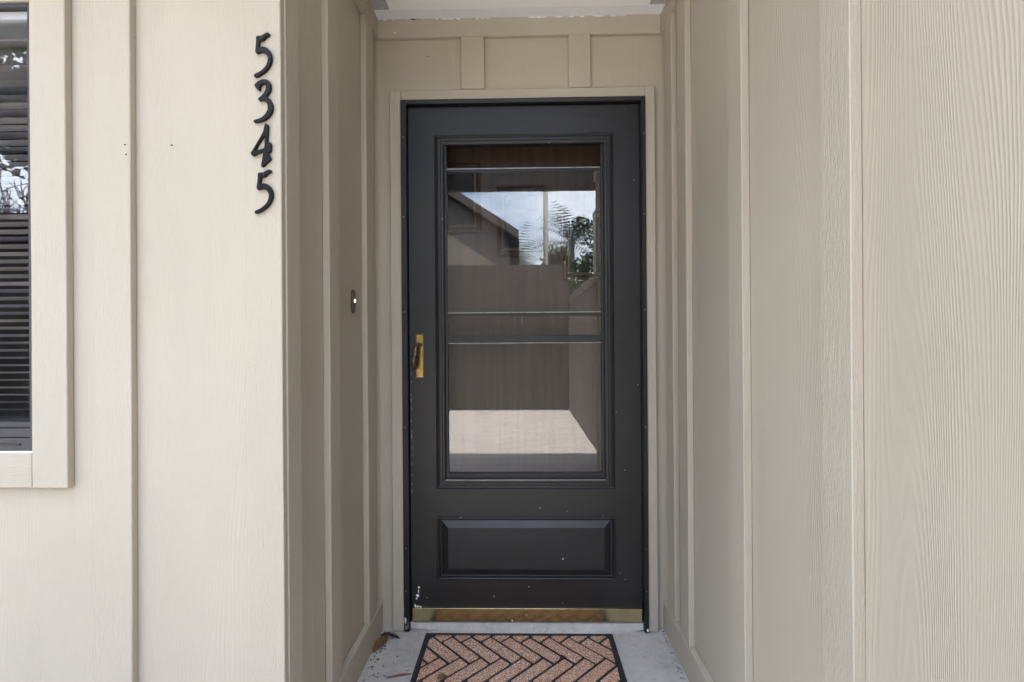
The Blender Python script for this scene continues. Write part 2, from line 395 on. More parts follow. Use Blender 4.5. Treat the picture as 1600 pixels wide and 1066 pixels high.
# open trellis in front of the entry: a beam and two rafters
box("trellis_beam", -1.05, RX + 0.31, -2.37, -2.30, 2.445, 2.745, 'fence2', house, 0.004)
for x in (-0.95, -0.20):
    box("trellis_rafter", x - 0.02, x + 0.02, -2.2995, -1.3525, 2.64, 2.74, 'soffit', house, 0.003)
tag(pc, "tan soffit under the eave")
ec = box("entry_ceiling", LX - 0.001, RX + 0.001, -0.775, 0.0, CEIL + 0.003, 2.60, 'white_board', house)
tag(ec, "white entry ceiling with bright panel and grey end brackets")
rough_board("ceiling_board", LX + 0.001, RX - 0.001, -0.074, -0.0005, CEIL - 0.001, CEIL + 0.0025, 'white_board', ec, 40, axis=0, bevel=0.0008, wob=0.002)
box("ceiling_panel", -0.494, 0.490, -0.70, -0.0765, CEIL - 0.006, CEIL + 0.0025, 'white_panel', ec, 0.002)
for x0, x1 in ((LX + 0.001, -0.497), (0.493, RX - 0.001)):
    box("bracket", x0, x1, -0.70, -0.0785, CEIL - 0.004, CEIL + 0.0025, 'bracket', ec, 0.0015)
    for k in (0.25, 0.75):
        bm = bmesh.new(); bmesh.ops.create_icosphere(bm, subdivisions=1, radius=0.005)
        o = link("screw", finish(bm, "screw"), ec, 'screw'); o.location = (x0 + (x1 - x0) * k, -0.09, CEIL - 0.004); o.scale.z = 0.5
rf = boxes("roof", [(-6.9, 5.7, -1.30, 7.2, 5.80, 5.96), (-6.7, 5.5, -1.32, -0.6, 2.82, 2.98), (RX - 0.1, 5.5, -1.95, -1.3202, 2.82, 2.98)], 'roofing', house)  # top slab raised with the added storey to set the shadow edge
tag(rf, "brown roof over the house, top slab raised unseen to cast shade")
box("fascia", -6.7, RX - 0.102, -1.35, -1.322, 2.62, 2.98, 'soffit', rf)
uw = box("shade_storey", -6.5, 5.3, -0.595, 7.0, 2.70, 5.798, 'panel', house); tag(uw, "added upper storey, out of view, shading the porch and courtyard")  # invented storey out of view; its shadow covers porch and near courtyard
gw = box("sky_block_wing", 1.40, 6.5, -7.6, -1.96, -0.15, 3.6, 'panel', house); tag(gw, "added wing beyond the side fence that blocks sky light from the right")  # invented block out of view; cuts sky light coming from the right
# closed shell behind the walls, so the rooms are dark
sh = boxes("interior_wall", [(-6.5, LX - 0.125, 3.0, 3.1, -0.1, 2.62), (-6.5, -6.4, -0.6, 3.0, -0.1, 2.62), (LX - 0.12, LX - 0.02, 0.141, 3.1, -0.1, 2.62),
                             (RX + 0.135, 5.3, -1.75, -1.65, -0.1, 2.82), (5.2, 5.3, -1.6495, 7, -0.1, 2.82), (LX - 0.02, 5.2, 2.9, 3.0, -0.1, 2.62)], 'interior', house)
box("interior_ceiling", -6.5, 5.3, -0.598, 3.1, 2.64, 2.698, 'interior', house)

# threshold
bm = bmesh.new()
pts = [(-0.052, 0.0015), (-0.036, 0.012), (-0.014, 0.030), (0.10, 0.034), (0.10, -0.05), (-0.060, -0.05)]
n = 24; prev = None; xs0, xs1 = -0.4425, 0.4655
for k in range(n + 1):
    x = xs0 + (xs1 - xs0) * k / n; te = min(1.0, 4.0 * min(k, n - k) / n + 0.15)
    ring = [bm.verts.new((x, (y * te if i in (0, 5) else y * (0.4 + 0.6 * te) if i == 1 else y) + (0.010 * mnoise.noise(Vector((x * 9, 2, i))) if i < 2 else 0), z + (0.003 * mnoise.noise(Vector((x * 14, 7, i))) if i < 3 else 0))) for i, (y, z) in enumerate(pts)]
    if prev:
        for i in range(len(pts)): bm.faces.new((prev[i], prev[(i + 1) % 6], ring[(i + 1) % 6], ring[i]))
    else: bm.faces.new(ring)
    prev = ring
bm.faces.new(prev)
th = link("threshold", finish(bm, "threshold"), house, 'concrete')
tag(th, "worn grey sloped concrete sill under the door")

# inner entry door, seen through the storm glass
ed = box("entry_door", -0.445, 0.462, 0.125, 0.165, 0.036, 2.055, 'brownwood', house)
tag(ed, "brown inner door with three stepped lights")
for cx, cz in ((-0.265, 1.735), (0.0, 1.635), (0.275, 1.53)):
    bm = bmesh.new(); rect_sweep(bm, cx - 0.100, cx + 0.100, cz - 0.145, cz + 0.145, [(0, 0.1245), (0.0, 0.112), (0.012, 0.106), (0.02, 0.112), (0.03, 0.110), (0.037, 0.1235)])
    link("light_frame", finish(bm, "light_frame"), ed, 'brownwood')
    box("light_pane", cx - 0.065, cx + 0.065, 0.120, 0.1243, cz - 0.110, cz + 0.110, 'iron', ed)
# door jambs
boxes("door_jamb", [(DX0 + 0.0005, -0.446, 0.021, 0.1395, 0.0, DZ1 - 0.001), (0.463, DX1 - 0.0005, 0.021, 0.1395, 0.0, DZ1 - 0.001), (-0.4455, 0.4625, 0.021, 0.1395, 2.056, DZ1 - 0.001)], 'blackrail', house)

# black frame of the storm door
fr = boxes("storm_frame", [(-0.4655, -0.4435, -0.034, 0.020, 0.006, 2.076), (0.4665, 0.4835, -0.034, 0.020, 0.006, 2.076), (-0.4433, 0.4663, -0.034, 0.020, 2.0585, 2.076),
                           (-0.4434, -0.4405, 0.006, 0.020, 0.02, 2.058), (0.4655, 0.4664, 0.0, 0.02, 0.02, 2.058)], 'blackmetal', house, 0.0012)
tag(fr, "black metal frame around the storm door")
rivet = disc_mesh("rivet", 0.0024, 0.003)
for x in (-0.4555, 0.4755):
    for z in (0.165, 0.33, 0.80, 1.25, 1.62, 1.93):
        o = link("rivet", rivet, fr, 'railedge'); o.location = (x, -0.035, z)
boxes("hinge", [(0.4625, 0.4655, -0.030, -0.013, 0.12, 2.03)], 'blackmetal', fr, 0.001)

# the storm door
SF, SB = -0.012, 0.018
bm = bmesh.new()
xs = [-0.4400, -0.337, 0.360, 0.4625]; zs = [0.038, 0.198, 0.446, 0.556, 1.943, 2.055]
grid = {}
for iy, y in enumerate((SF, SB)):
    for i, x in enumerate(xs):
        for k, z in enumerate(zs): grid[iy, i, k] = bm.verts.new((x, y, z))
holes = {(1, 1), (1, 3)}
for i in range(3):
    for k in range(5):
        if (i, k) in holes: continue
        for iy in (0, 1): bm.faces.new([grid[iy, i, k], grid[iy, i + 1, k], grid[iy, i + 1, k + 1], grid[iy, i, k + 1]])
def wallq(i0, k0, i1, k1): bm.faces.new([grid[0, i0, k0], grid[0, i1, k1], grid[1, i1, k1], grid[1, i0, k0]])
for k in range(5): wallq(0, k, 0, k + 1); wallq(3, k, 3, k + 1)
for i in range(3): wallq(i, 0, i + 1, 0); wallq(i, 5, i + 1, 5)
for (i, k) in holes: wallq(i, k, i + 1, k); wallq(i, k + 1, i + 1, k + 1); wallq(i, k, i, k + 1); wallq(i + 1, k, i + 1, k + 1)
edge = [e for e in bm.edges if all(abs(v.co.y - SF) < 1e-5 for v in e.verts) and (all(abs(v.co.x - xs[0]) < 1e-5 for v in e.verts) or all(abs(v.co.x - xs[3]) < 1e-5 for v in e.verts))]
bmesh.ops.bevel(bm, geom=edge, offset=0.004, segments=2, affect='EDGES')
sd = link("storm_door", finish(bm, "storm_door"), house, 'black')
tag(sd, "black storm door with a tall glass opening and raised lower panel")
bm = bmesh.new()
rect_sweep(bm, -0.337, 0.360, 0.556, 1.943, [(-0.001, SF - 0.0005), (0.001, -0.0185), (0.006, -0.0205), (0.011, -0.0165), (0.0125, -0.0140), (0.016, -0.0140), (0.0175, -0.0185), (0.023, -0.0185), (0.0255, -0.0155), (0.031, -0.0150), (0.036, -0.0120), (0.0375, -0.004), (0.0375, SB - 0.001)])
link("glass_moulding", finish(bm, "glass_moulding"), sd, 'black')
bm = bmesh.new()
rect_sweep(bm, -0.337, 0.360, 0.198, 0.446, [(-0.001, SF - 0.0005), (0.001, -0.0170), (0.006, -0.0180), (0.0095, -0.0145), (0.012, -0.0050), (0.016, -0.0040), (0.019, -0.0055), (0.042, -0.0155), (0.0435, -0.0160)], fill=True)
link("raised_panel", finish(bm, "raised_panel"), sd, 'black')
OX0, OX1, OZ0, OZ1 = -0.2995, 0.3225, 0.5935, 1.9055
boxes("sash_track", [(OX0 + 0.0002, OX0 + 0.008, -0.002, 0.0165, OZ0, OZ1), (OX1 - 0.008, OX1 - 0.0002, -0.002, 0.0165, OZ0, OZ1), (OX0 + 0.0085, OX1 - 0.0085, -0.002, 0.0165, OZ0, OZ0 + 0.019)], 'blackrail', sd)
a, b = OX0 + 0.0085, OX1 - 0.0085
for z0, z1, y0, y1, mat in ((1.802, 1.8135, 0.000, 0.009, 'blackrail'), (1.2335, 1.2445, 0.000, 0.0088, 'blackrail'), (1.128, 1.1555, -0.003, 0.0155, 'blackrail')):
    box("sash_rail", a, b, y0, y1, z0, z1, mat, sd, 0.001)
for z, y in ((1.8137, 0.0005), (1.2447, 0.0005)):
    box("rail_edge", a, b, y - 0.001, y + 0.006, z, z + 0.0035, 'railedge', sd, 0.0006)
box("rail_edge", a, b, -0.0025, 0.004, 1.1245, 1.1275, 'railedge', sd, 0.0006)
box("pane", a + 0.0005, b - 0.0005, 0.003, 0.0055, 1.156, 1.8018, 'glass', sd)
box("pane", a + 0.0005, b - 0.0005, 0.010, 0.0125, OZ0 + 0.0195, 1.1275, 'glass', sd)
# bright ledge at the foot of the glass
box("sill_edge", -0.300, 0.3235, -0.0195, -0.0163, 0.5895, 0.5925, 'railedge', sd, 0.0008)
# brass sweep and pull
box("brass_sweep", -0.4355, 0.4615, SF - 0.0052, SF - 0.0006, 0.0375, 0.0865, 'brassplate', sd, 0.001)
box("sweep_lip", -0.4355, 0.4615, SF - 0.0075, SF - 0.0006, 0.0868, 0.0892, 'brassplate', sd, 0.0006)
boxes("handle_plate", [(-0.4140, -0.3868, SF - 0.0055, SF - 0.0005, 0.9935, 1.1615)], 'brass', sd, 0.0015)
box("plate_edge", -0.4165, -0.3842, SF - 0.0022, SF - 0.0003, 0.9905, 1.1645, 'bronze', sd, 0.0006)
def tube(bm, pts, radii, n=10):
    prev = None
    for i, (p, r) in enumerate(zip(pts, radii)):
        p = Vector(p)
        d = (Vector(pts[min(i + 1, len(pts) - 1)]) - Vector(pts[max(i - 1, 0)])).normalized()
        q = d.to_track_quat('Z', 'Y'); rx, ry = r if isinstance(r, tuple) else (r, r)
        ring = [bm.verts.new(p + q @ Vector((rx * math.cos(2 * math.pi * k / n), ry * math.sin(2 * math.pi * k / n), 0))) for k in range(n)]
        if prev:
            for k in range(n): bm.faces.new((prev[k], prev[(k + 1) % n], ring[(k + 1) % n], ring[k]))
        else: bm.faces.new(ring)
        prev = ring
    bm.faces.new(prev)
bm = bmesh.new()
tube(bm, [(-0.4015, -0.016, 1.124), (-0.4015, -0.030, 1.1245), (-0.404, -0.042, 1.122), (-0.409, -0.050, 1.108), (-0.413, -0.053, 1.085), (-0.415, -0.052, 1.060), (-0.414, -0.045, 1.040), (-0.410, -0.036, 1.028)],
     [0.009, 0.0085, 0.0085, 0.0085, 0.0105, 0.0125, 0.010, 0.004], 12)
link("handle", finish(bm, "handle", True), sd, 'bronze')
bm = bmesh.new(); bmesh.ops.create_cone(bm, cap_ends=True, segments=16, radius1=0.0085, radius2=0.0085, depth=0.006)
bmesh.ops.rotate(bm, verts=bm.verts[:], cent=(0, 0, 0), matrix=Matrix.Rotation(math.radians(90), 3, 'X'))
o = link("keyhole_cup", finish(bm, "keyhole_cup"), sd, 'darkscrew'); o.location = (-0.397, SF - 0.0058, 1.121)
# paint chips at the lower corner
def flake(pts, y, mat, parent, name="paint_chip"):
    bm = bmesh.new()
    lo = [bm.verts.new((x, y, z)) for x, z in pts]; hi = [bm.verts.new((x, y - 0.0005, z)) for x, z in pts]
    bm.faces.new(hi); m = len(pts)
    for i in range(m): bm.faces.new((lo[i], lo[(i + 1) % m], hi[(i + 1) % m], hi[i]))
    return link(name, finish(bm, name), parent, mat)
def blob(cx, cz, rx, rz, seed, m=9):
    r = random.Random(seed)
    return [(cx + rx * math.cos(2 * math.pi * k / m) * r.uniform(0.5, 1.1), cz + rz * math.sin(2 * math.pi * k / m) * r.uniform(0.5, 1.1)) for k in range(m)]
for i, (cx, cz, rx, rz) in enumerate(((-0.4105, 0.168, .004, .006), (-0.412, 0.153, .003, .009), (-0.416, 0.136, .007, .007), (-0.4195, 0.124, .004, .005),
                                      (-0.425, 0.096, .004, .008), (-0.416, 0.093, .007, .004), (-0.405, 0.092, .006, .003))):
    flake(blob(cx, cz, rx, rz, i), SF - 0.0003, 'chip', sd)
for i, (cx, cz, rx, rz, m) in enumerate(((0.155, 0.282, .0025, .004, 'chip'), (-0.115, 0.133, .002, .004, 'chip'), (0.022, 0.172, .0025, .002, 'chip'), (-0.045, 0.041, .004, .003, 'chip'), (0.012, 0.064, .002, .003, 'chip'))):
    flake(blob(cx, cz, rx, rz, 20 + i), (SF - 0.0165 + 0.012 if i == 0 else SF - 0.0003) if cz > 0.09 else SF - 0.0054, m, sd)

for i in range(14):
    z_ = 0.55 + 0.035 * i + rnd.uniform(-.012, .012)
    flake(blob(-0.4345 + rnd.uniform(-0.001, 0.001), z_, 0.0012, rnd.uniform(.005, .016), 40 + i), SF - 0.0003, 'railedge', sd)
for i, (cx, cz, rx, rz) in enumerate(((-0.459, 0.05, .004, .018), (-0.450, 0.03, .003, .016), (-0.456, 0.022, .005, .010), (0.478, 0.016, .005, .008))):
    flake(blob(cx, cz, rx, rz, 70 + i), -0.0344, 'chip' if i in (0, 3) else 'railedge', fr)
for i in range(34):          # ragged white paint line under the ceiling
    x_ = rnd.uniform(-0.55, 0.54)
    flake(blob(x_, CEIL - 0.0045, rnd.uniform(.006, .022), rnd.uniform(.002, .005), 90 + i), -0.0205, 'white_board', ew)
flake(blob(-0.49, 2.345, .008, .0025, 140), -0.0206, 'chip', ew)
# window at the left edge
wn_ = boxes("window", [(WX1 - 0.012, WX1 - 0.0003, FY - 0.012, -0.66, WZ0 + 0.0003, WZ1), (WX0 + 0.0003, WX0 + 0.012, FY - 0.012, -0.66, WZ0 + 0.0003, WZ1),
                       (WX0 + 0.0122, WX1 - 0.0122, FY - 0.012, -0.66, WZ1 - 0.010, WZ1 - 0.0003), (WX0 + 0.0122, WX1 - 0.0122, FY - 0.010, -0.66, WZ0 + 0.0003, WZ0 + 0.030)], 'winframe', house, 0.001)
tag(wn_, "dark framed window with cream casing at the left edge")
box("sash_rail", WX0 + 0.0125, WX1 - 0.0125, FY - 0.004, -0.70, WZ0 + 0.0305, WZ0 + 0.052, 'winframe', wn_, 0.0015)
box("sash_rail", WX0 + 0.0125, WX1 - 0.0125, FY + 0.004, -0.70, WZ0 + 0.0523, WZ0 + 0.066, 'winframe', wn_, 0.0015)
box("head_rail", WX0 + 0.0125, WX1 - 0.0125, FY + 0.002, -0.70, WZ1 - 0.030, WZ1 - 0.0105, 'bracket', wn_, 0.0015)
box("pane", WX0 + 0.0125, WX1 - 0.0125, FY + 0.012, FY + 0.016, WZ0 + 0.0665, WZ1 - 0.0305, 'winglass', wn_)
box("latch", -1.250, -1.197, FY - 0.0125, FY - 0.0103, WZ0 + 0.013, WZ0 + 0.018, 'darkscrew', wn_)
rough_board("casing", WX1 + 0.0005, -1.0745, FY - 0.0195, FY - 0.0005, 0.7935, 2.03, 'board', wn_, 50, wob=0.0008)
rough_board("casing", WX0 - 0.087, WX0 - 0.0005, FY - 0.0195, FY - 0.0005, 0.7935, 2.03, 'board', wn_, 51, wob=0.0008)
rough_board("casing", WX0 - 0.0002, WX1 - 0.0005, FY - 0.019, FY - 0.0005, 0.7945, WZ0 - 0.0035, 'hboard', wn_, 52, axis=0, wob=0.0008)
rough_board("casing", WX0 - 0.0002, WX1 - 0.0005, FY - 0.019, FY - 0.0005, WZ1 + 0.0005, 2.03, 'hboard', wn_, 53, axis=0, wob=0.0008)
box("sill_bead", WX0, WX1 - 0.0003, FY - 0.017, FY - 0.0005, WZ0 - 0.0033, WZ0, 'chip', wn_, 0.0006)

# ------------------------------------------------------------------ venetian blind behind the window
bl = empty("window_blind", (-1.63, -0.68, 0.95))
tag(bl, "grey horizontal slat blind hanging inside the window", "blind")
BX0, BX1 = WX0 + 0.02 + 1.63, WX1 - 0.0135 + 1.63
bm = bmesh.new(); w, tl = 0.0125, math.radians(15); nseg = 4; rows = []
for k in range(nseg + 1):
    s_ = -w + 2 * w * k / nseg; crown = 0.0015 * (1 - (s_ / w) ** 2)
    rows.append([bm.verts.new((x, s_ * math.cos(tl) + crown * math.sin(tl), -s_ * math.sin(tl) + crown)) for x in (BX0, BX1)])
for r0, r1 in zip(rows, rows[1:]): bm.faces.new((r0[0], r0[1], r1[1], r1[0]))
ret = bmesh.ops.solidify(bm, geom=bm.faces[:], thickness=0.0006)
slat_mesh = finish(bm, "slat", False)
z = -0.005
for k in range(50):
    o = link("slat", slat_mesh, bl, 'slat'); o.location = (0, 0, z + k * 0.0193); o.rotation_euler = (rnd.uniform(-0.02, 0.02), rnd.uniform(-0.0006, 0.0006), 0)
box("head_rail", BX0, BX1, -0.014, 0.014, 0.966, 0.992, 'slat', bl, 0.001)
box("bottom_rail", BX0, BX1, -0.012, 0.012, -0.026, -0.014, 'slat', bl, 0.001)
for x in (0.14, -0.30):
    box("ladder_cord", x, x + 0.0015, -0.0142, -0.0132, -0.02, 0.97, 'cord', bl)

# ------------------------------------------------------------------ house numbers
def catmull(pts, sub=5, tight=0.5):
    out = []; n = len(pts)
    for i in range(n):
        p0, p1, p2, p3 = (Vector(pts[(i + k - 1) % n]) for k in range(4))
        for s in range(sub):
            t = s / sub
            out.append(p1 + tight * t * (p2 - p0) + t * t * tight * (2 * p0 - 5 * p1 + 4 * p2 - p3) + t ** 3 * tight * (-p0 + 3 * p1 - 3 * p2 + p3))
    return out
D5 = [(255, 205), (345, 190), (395, 165), (440, 140), (480, 132), (512, 160), (490, 190), (440, 220), (400, 262), (355, 280), (318, 285), (310, 350), (305, 415), (370, 408), (430, 420), (500, 470), (540, 540), (558, 620), (548, 700), (510, 790), (440, 880), (350, 945),
      (280, 985), (215, 998), (200, 970), (220, 940), (300, 905), (380, 845), (440, 775), (470, 700), (475, 640), (455, 580), (410, 530), (350, 512), (310, 520), (275, 535), (245, 525), (230, 490), (240, 400), (248, 300)]
D3 = [(213, 222), (270, 160), (340, 118), (400, 108), (470, 120), (520, 170), (540, 240), (530, 320), (490, 395), (452, 445), (520, 500), (560, 570), (578, 640), (565, 730), (520, 820), (440, 890), (340, 935), (220, 952), (192, 925), (215, 902),
      (320, 870), (400, 815), (450, 750), (472, 680), (468, 610), (440, 555), (390, 525), (340, 520), (315, 528), (288, 505), (290, 475), (320, 452), (380, 400), (425, 330), (440, 260), (425, 210), (385, 195), (345, 210), (322, 245), (325, 295), (305, 325), (270, 300)]
D4 = [(430, 100), (465, 108), (490, 140), (484, 230), (480, 300), (472, 400), (465, 475), (510, 468), (540, 485), (545, 560), (535, 640), (490, 665), (500, 710), (535, 790), (520, 815), (440, 880), (380, 940), (350, 940), (342, 910), (365, 800), (380, 670),
      (330, 665), (260, 690), (195, 725), (160, 715), (138, 680), (160, 640), (270, 460), (380, 270), (410, 150)]
D4H = [(420, 325), (414, 440), (405, 570), (330, 605), (240, 630), (230, 600), (275, 520), (320, 450)]
PX = 12.53 * 673.0
def digit_mesh(name, outer, hole=None):
    cu = bpy.data.curves.new(name, 'CURVE'); cu.dimensions = '2D'; cu.fill_mode = 'BOTH'; cu.extrude = 0.0026; cu.bevel_depth = 0.0013; cu.bevel_resolution = 1; cu.offset = -0.0011
    cx = 376; cy = 553
    for pts in ([outer] if hole is None else [outer, hole]):
        q = catmull(pts, 4 if hole is None else 2)
        sp = cu.splines.new('POLY'); sp.points.add(len(q) - 1); sp.use_cyclic_u = True
        for k, v in enumerate(q): sp.points[k].co = ((v.x - cx) / PX, -(v.y - cy) / PX, 0, 1)
    tmp = bpy.data.objects.new("tmp", cu); COL.objects.link(tmp)
    dg = bpy.context.evaluated_depsgraph_get(); me = bpy.data.meshes.new_from_object(tmp.evaluated_get(dg)); me.name = name
    bpy.data.objects.remove(tmp); bpy.data.curves.remove(cu)
    me.transform(Matrix.Rotation(math.radians(90), 4, 'X'))
    return me
m5 = digit_mesh("digit_five", D5); m3 = digit_mesh("digit_three", D3); m4 = digit_mesh("digit_four", D4, D4H)
screwm = disc_mesh("digit_screw", 0.0028, 0.003, 10)
def un(px, py, yplane):
    d = _f * 765.0 + _R * (px - 800) + _U * (533 - py); t = (yplane + 1.93) / d.y
    return Vector((0, -1.93, CAM_H)) + d * t
YD = FY - 0.019
DW = 553 / 12.53; DC = 376 / 12.53
for me, (ox, oy), rot, lab, scr in ((m5, (380, 40), 0.0, "black metal house number 5 at the top of the column", ((372, 228), (505, 640))),
                                    (m3, (380, 115), 0.0, "black metal house number 3 above the 4", ((432, 170), (495, 722))),
                                    (m4, (380, 185), 0.0, "black metal house number 4 with a triangular opening", ((408, 262), (430, 770))),
                                    (m5, (382, 254), -1.6, "black metal house number 5 at the bottom, below the 4", ((372, 228), (505, 620)))):
    p = un(ox + DC, oy + DW, YD - 0.008)
    d = link("house_number", me, None, 'iron'); d.location = (p.x, YD - 0.0042, p.z); d.rotation_euler = (0, math.radians(-rot), 0)
    tag(d, lab, "house number", "house numbers on the corner board")
    for sx, sy in scr:
        s_ = link("screw", screwm, d, 'darkscrew'); s_.location = ((sx - 376) / PX, -0.0042, -(sy - 553) / PX)

# ------------------------------------------------------------------ doorbell
db = empty("doorbell", (LX, -0.2693, 1.273))
tag(db, "small dark oval doorbell with a lit button on the shaded side wall", "doorbell")
bm = bmesh.new(); ring0 = []
def oval(bm, hw, hh, x, n=28):
    return [bm.verts.new((x, hw * math.cos(2 * math.pi * k / n), hh * math.copysign(abs(math.sin(2 * math.pi * k / n)) ** 0.8, math.sin(2 * math.pi * k / n)))) for k in range(n)]
L = [oval(bm, 0.0150, 0.0400, 0.0004), oval(bm, 0.0150, 0.0400, 0.006), oval(bm, 0.0125, 0.037, 0.009), oval(bm, 0.0100, 0.033, 0.0095)]
for a_, b_ in zip(L, L[1:]):
    for k in range(28): bm.faces.new((a_[k], a_[(k + 1) % 28], b_[(k + 1) % 28], b_[k]))
bm.faces.new(L[-1]); bm.faces.new(L[0])
link("plate", finish(bm, "plate"), db, 'bronze')
bm = bmesh.new(); bmesh.ops.create_uvsphere(bm, u_segments=14, v_segments=8, radius=0.0065)
o = link("button", finish(bm, "button", True), db, 'button'); o.location = (0.0095, 0, 0.002); o.scale.x = 0.5

# ------------------------------------------------------------------ doormat
mat_o = empty("doormat", (-0.0185, -0.045, 0.0))
tag(mat_o, "black rubber doormat with brown herringbone brick pattern before the door", "doormat")
MW, MD = 0.7190, 0.46
bm = bmesh.new(); n = 40
base = []
for k in range(n): base.append((-MW / 2 + MW * k / n, 0.0035 * mnoise.noise(Vector((k * 0.35, 1, 3)))))
for k in range(16): base.append((MW / 2 + 0.001 * mnoise.noise(Vector((k * 0.5, 5, 3))), -MD * k / 16))
for k in range(n): base.append((MW / 2 - MW * k / n, -MD + 0.002 * mnoise.noise(Vector((k * 0.35, 9, 3)))))
for k in range(16): base.append((-MW / 2 + 0.001 * mnoise.noise(Vector((k * 0.5, 12, 3))), -MD + MD * k / 16))
def prism(bm, pts, z0, z1, inset=0.0):
    c = Vector((sum(p[0] for p in pts) / len(pts), sum(p[1] for p in pts) / len(pts)))
    lo = [bm.verts.new((p[0], p[1], z0)) for p in pts]
    hi = []
    for p in pts:
        d = (c - Vector(p[:2])); L_ = d.length
        q = Vector(p[:2]) + d * (inset / L_ if L_ > inset else 0); hi.append(bm.verts.new((q.x, q.y, z1)))
    m = len(pts)
    for i in range(m): bm.faces.new((lo[i], lo[(i + 1) % m], hi[(i + 1) % m], hi[i]))
    bm.faces.new(hi); bm.faces.new(lo[::-1])
prism(bm, base, 0.0005, 0.006)
link("rubber_base", finish(bm, "rubber_base"), mat_o, 'rubber')
BW = 0.021
boxes("rim", [(-MW / 2 + 0.001, MW / 2 - 0.001, -0.014, -0.0015, 0.0055, 0.0098), (-MW / 2 + 0.001, -MW / 2 + BW - 0.004, -MD + 0.002, -0.0142, 0.0055, 0.0098),
              (MW / 2 - BW + 0.004, MW / 2 - 0.001, -MD + 0.002, -0.0142, 0.0055, 0.0098), (-MW / 2 + BW - 0.0038, MW / 2 - BW + 0.0038, -MD + 0.002, -MD + 0.017, 0.0055, 0.0098)], 'rubber', mat_o, 0.0012)
def clip_poly(poly, x0, x1, y0, y1):
    for ax, lim, sgn in ((0, x0, 1), (0, x1, -1), (1, y0, 1), (1, y1, -1)):
        out = []
        for i in range(len(poly)):
            a, b = poly[i], poly[(i + 1) % len(poly)]
            ia, ib = sgn * (a[ax] - lim) >= 0, sgn * (b[ax] - lim) >= 0
            if ia: out.append(a)
            if ia != ib:
                t = (lim - a[ax]) / (b[ax] - a[ax]); out.append((a[0] + t * (b[0] - a[0]), a[1] + t * (b[1] - a[1])))
        poly = out
        if not poly: return []
    return poly
bw, blen, gap = 0.0520, 0.170, 0.0118
ca = math.cos(math.radians(-45)); sa = math.sin(math.radians(-45))
PHX, PHY = 0.004, -0.060
for i in range(-24, 25):
    for k in range(-6, 7):
        ox = i * bw + k * blen; oy = i * bw - k * blen
        for (x0, x1, y0, y1) in ((ox, ox + blen, oy, oy + bw), (ox + blen, ox + blen + bw, oy + bw - blen, oy + bw)):
            q = [(x0 + gap / 2, y0 + gap / 2), (x1 - gap / 2, y0 + gap / 2), (x1 - gap / 2, y1 - gap / 2), (x0 + gap / 2, y1 - gap / 2)]
            q = [(x * ca - y * sa + PHX, x * sa + y * ca + PHY) for x, y in q]
            q = clip_poly(q, -MW / 2 + BW, MW / 2 - BW, -MD + 0.022, -0.018)
            if len(q) < 3: continue
            area = abs(sum(q[j][0] * q[(j + 1) % len(q)][1] - q[(j + 1) % len(q)][0] * q[j][1] for j in range(len(q)))) / 2
            if area < 0.00012: continue
            q = [(x + rnd.uniform(-.0012, .0012), y + rnd.uniform(-.0012, .0012)) for x, y in q]
            bm = bmesh.new(); prism(bm, q, 0.0055, 0.0100 + rnd.uniform(-0.0006, 0.0006), 0.0012)
            link("brick", finish(bm, "brick"), mat_o, 'carpet')

# ------------------------------------------------------------------ leaves and crumbs
def leaf_mesh(name, L, W, curl, seed):
    r = random.Random(seed); bm = bmesh.new(); n = 8; rows = []
    for k in range(n + 1):
        t = k / n; w = W * math.sin(math.pi * min(1, t * 0.96 + 0.02)) ** 0.7 * r.uniform(0.85, 1.1)
        rows.append([bm.verts.new((L * (t - 0.5), s * w, curl * (abs(s) * w / W) * (1.2 - t) + 0.3 * curl * math.sin(t * 3) + 0.001)) for s in (-1, -0.5, 0, 0.5, 1)])
    for a, b in zip(rows, rows[1:]):
        for j in range(4): bm.faces.new((a[j], a[j + 1], b[j + 1], b[j]))
    bmesh.ops.solidify(bm, geom=bm.faces[:], thickness=0.0005)
    zmin = min(v.co.z for v in bm.verts)
    for v in bm.verts: v.co.z -= zmin
    return finish(bm, name, True)
leaves = [((-0.5370, -0.108, 0.002), 77, 0.10, 0.022, 0.012, 'leaf_a', "curled tan dry leaf against the baseboard in the left corner"),
          ((-0.5250, -0.052, 0.001), 8, 0.055, 0.012, 0.008, 'leaf_b', "dark red brown dry leaf in the left corner by the wall"),
          ((-0.4950, -0.062, 0.001), -20, 0.050, 0.008, 0.006, 'leaf_b', "small dark leaf just right of the corner leaves"),
          ((0.1393, -0.196, 0.0098), 35, 0.030, 0.009, 0.008, 'leaf_b', "small curled brown leaf on the right half of the doormat"),
          ((-0.2730, -0.300, 0.0098), 25, 0.036, 0.012, 0.009, 'leaf_a', "small curled orange brown leaf on the left half of the doormat")]
for i, (loc, rot, L_, W_, cu_, mt, lab) in enumerate(leaves):
    o = link("dry_leaf", leaf_mesh("dry_leaf", L_, W_, cu_, 60 + i), None, mt); o.location = loc; o.rotation_euler = (0, 0, math.radians(rot))
    tag(o, lab, "leaf", "fallen leaves by the door")
bm = bmesh.new()
tube(bm, [(-0.462, -0.2905, 0.0045), (-0.44, -0.286, 0.005), (-0.42, -0.2795, 0.006), (-0.40, -0.275, 0.005), (-0.381, -0.270, 0.004)], [0.0022, 0.0035, 0.0042, 0.0034, 0.0015], 8)
o = link("twig", finish(bm, "twig", True), None, 'twig'); tag(o, "reddish twig lying on the concrete left of the doormat", "twig")
bm = bmesh.new(); r = random.Random(5)
